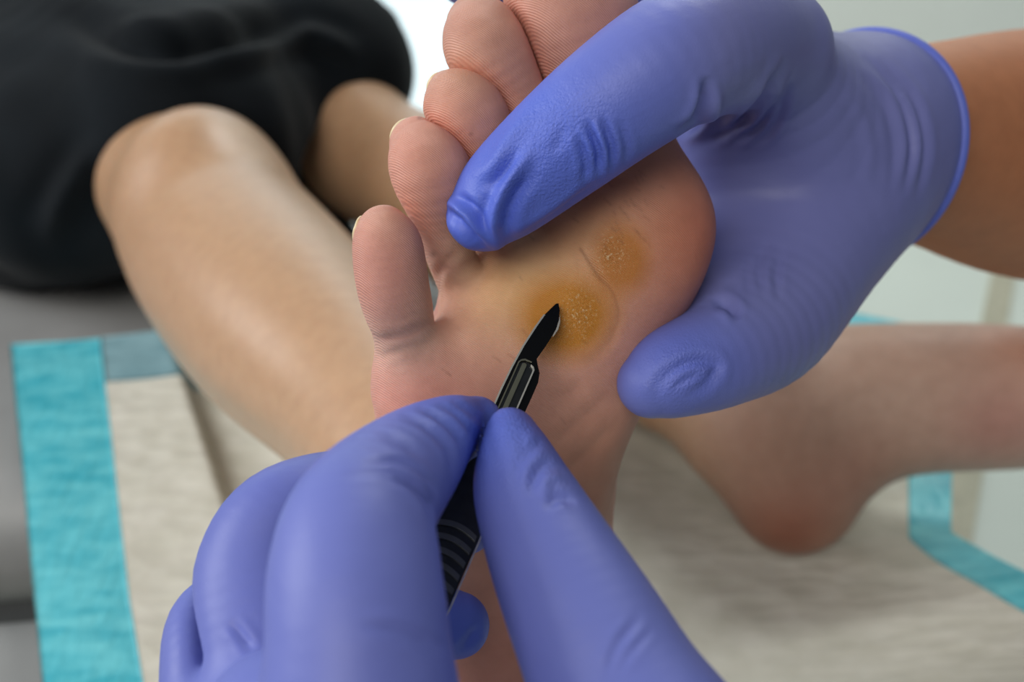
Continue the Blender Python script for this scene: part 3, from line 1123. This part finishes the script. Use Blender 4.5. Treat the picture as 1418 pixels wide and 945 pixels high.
obj_from('glove', bv, bf, GLOVE, docB, rootB, {'grip': np.clip(gripB, 0, 1), 'slack': np.clip(0.38 +
    0.5 * blob(bv, P(620, 600, 196), (16, 14, 16)) + 0.3 * blob(bv, P(705, 620, 196), (12, 12, 14)) + 0.9 * blob(bv, P(640, 865, 228), (14, 14, 12)), 0, 1)})
fb = Field((-75, 140, -160), (70, 430, 185), 3.0)
Q = fb.new()
w0 = np.array([-12, 172, 138, 29.0])
fb.tube(Q, [w0, np.array([-10, 215, 110, 30.0]), np.array([-6, 280, 50, 36.0]), np.array([0, 360, -60, 42.0])], 0, n=8, m=30)
qv, qf = fb.mesh(Q, 2)
obj_from('forearm', qv, qf, ARMSKIN, docB, rootB, {'skin': np.tile(lin(172, 116, 82), (len(qv), 1))})

# ================================================================== the scalpel
tipP = P(771, 420, 233.0)
endP = P(520, 990, 186.0)
ax = (endP - tipP) / np.linalg.norm(endP - tipP)          # from tip to handle end
side = np.cross(ax, np.array([0, 0, 1.0]))
side /= np.linalg.norm(side)
if side[0] < 0:
    side = -side                                           # right in the picture
up = np.cross(side, ax)
if up[2] > 0:
    up = -up                                               # towards the viewer
root_s = cam2world(tipP + ax * 60)
scalpel = thing('scalpel', 'steel scalpel with dark-reflecting blade and ribbed handle, tip on the callus', 'scalpel', root_s)
STEEL = simple('scalpel_steel', srgb(120, 122, 124), 0.28, 0.1, 200, Metallic=1.0)
BLADE = simple('blade_dark_reflection', srgb(16, 16, 18), 0.22, 0.1, 200, Metallic=0.6)  # dark reflection on the steel put into the base colour
EDGE = simple('blade_bright_edge', srgb(215, 212, 200), 0.3, 0.05, 300, Metallic=0.7)
HANDLE = simple('handle_dark_steel', srgb(58, 60, 62), 0.35, 0.15, 300, Metallic=0.85)


def S(a, s, u):
    return cam2world(tipP + ax * a + side * s + up * u) - root_s


def prism(name, poly, u0, u1, mat, parent, bev=0.0):
    """outline in (along, side), extruded across the blade's thickness"""
    bm = bmesh.new()
    a = [bm.verts.new(S(x, y, u0)) for x, y in poly]
    b = [bm.verts.new(S(x, y, u1)) for x, y in poly]
    bm.faces.new(a)
    bm.faces.new(b[::-1])
    for i in range(len(poly)):
        j = (i + 1) % len(poly)
        bm.faces.new((a[j], a[i], b[i], b[j]))
    bmesh.ops.recalc_face_normals(bm, faces=bm.faces)
    if bev:
        bmesh.ops.bevel(bm, geom=list(bm.edges), offset=bev * 0.001, segments=2, affect='EDGES', profile=0.5)
    return bm_obj(name, bm, mat, parent, smooth=False)


BP = [(0, 0.4), (1.6, 1.3), (4.2, 2.0), (6.6, 2.2), (9, 2.0), (12, 1.6), (15.6, 0.9), (17, 1.7), (18.6, 2.8), (21, 3.3), (24, 3.3), (30, 3.2), (34, 3.0),
      (34, -3.4), (26, -3.5), (20, -3.35), (14, -2.95), (8, -2.15), (4.3, -1.5), (1.6, -0.6), (0.3, -0.1)]
blade = prism('blade', BP, -0.22, 0.22, BLADE, scalpel)
prism('spine_edge', [(4.3, -1.35), (8, -2.0), (14, -2.8), (20, -3.2), (26, -3.35), (34, -3.3), (34, -3.65), (26, -3.75), (20, -3.6), (14, -3.2), (8, -2.4), (4.3, -1.7)],
      -0.25, 0.27, EDGE, blade)
prism('cutting_edge', [(2.8, 1.75), (4.2, 2.05), (6.6, 2.25), (8.6, 2.1), (8.4, 2.35), (6.4, 2.7), (4.4, 2.45)], -0.12, 0.24, EDGE, blade)


def stadium(a0, a1, w_, n=8, s0=0.0):
    pts = []
    for t in np.linspace(math.pi / 2, 3 * math.pi / 2, n):
        pts.append((a0 + w_ + w_ * math.cos(t), s0 + w_ * math.sin(t)))
    pts += [(a1, s0 - w_), (a1, s0 + w_)]
    return pts


prism('fitting', stadium(17.6, 40, 2.0, s0=-0.55), 0.2, 0.8, HANDLE, scalpel, 0.15)
BRASS = simple('worn_steel', srgb(168, 164, 140), 0.3, 0.1, 200, Metallic=1.0)
prism('fitting_rim', [(17.3, -1.5), (17.9, -2.3), (18.6, -2.6), (40, -2.6), (40, -2.3), (18.8, -2.3), (18.2, -2.0), (17.7, -1.2), (17.6, 0.2), (17.3, 0.2)], 0.75, 1.3, BRASS, scalpel, 0.05)
prism('fitting_rim', [(18.0, 0.3), (18.3, 1.0), (19.0, 1.45), (40, 1.45), (40, 1.1), (19.2, 1.1), (18.7, 0.8), (18.3, 0.2)], 0.75, 1.3, EDGE, scalpel, 0.05)
prism('fitting_ridge', stadium(18.4, 40, 0.55, s0=-1.1), 0.7, 1.5, BRASS, scalpel, 0.12)
handle = prism('handle', [(33, -3.2), (36, -3.8), (46, -4.4), (60, -4.8), (80, -4.6), (105, -4.2), (122, -3.8), (124, 0), (122, 3.8), (105, 4.2), (80, 4.6), (60, 4.8), (46, 4.4), (36, 3.8), (33, 3.2)],
               -1.2, 1.2, HANDLE, scalpel, 0.3)
RIB = simple('handle_rib_steel', srgb(96, 98, 98), 0.4, 0.1, 300, Metallic=0.85)
for i in range(9):
    a0 = 58 + i * 2.9
    n = 9
    arc = [(a0 + 1.1 * (t / 4.4) ** 2, t) for t in np.linspace(-4.2, 4.2, n)]
    prism('grip_rib', arc + [(x + 1.25, y) for x, y in arc[::-1]], 1.1, 1.75, RIB, handle, 0.1)
prism('handle_edge', [(50, 4.65), (60, 4.85), (80, 4.7), (80, 5.05), (60, 5.2), (50, 4.95)], 0.6, 1.3, EDGE, handle)
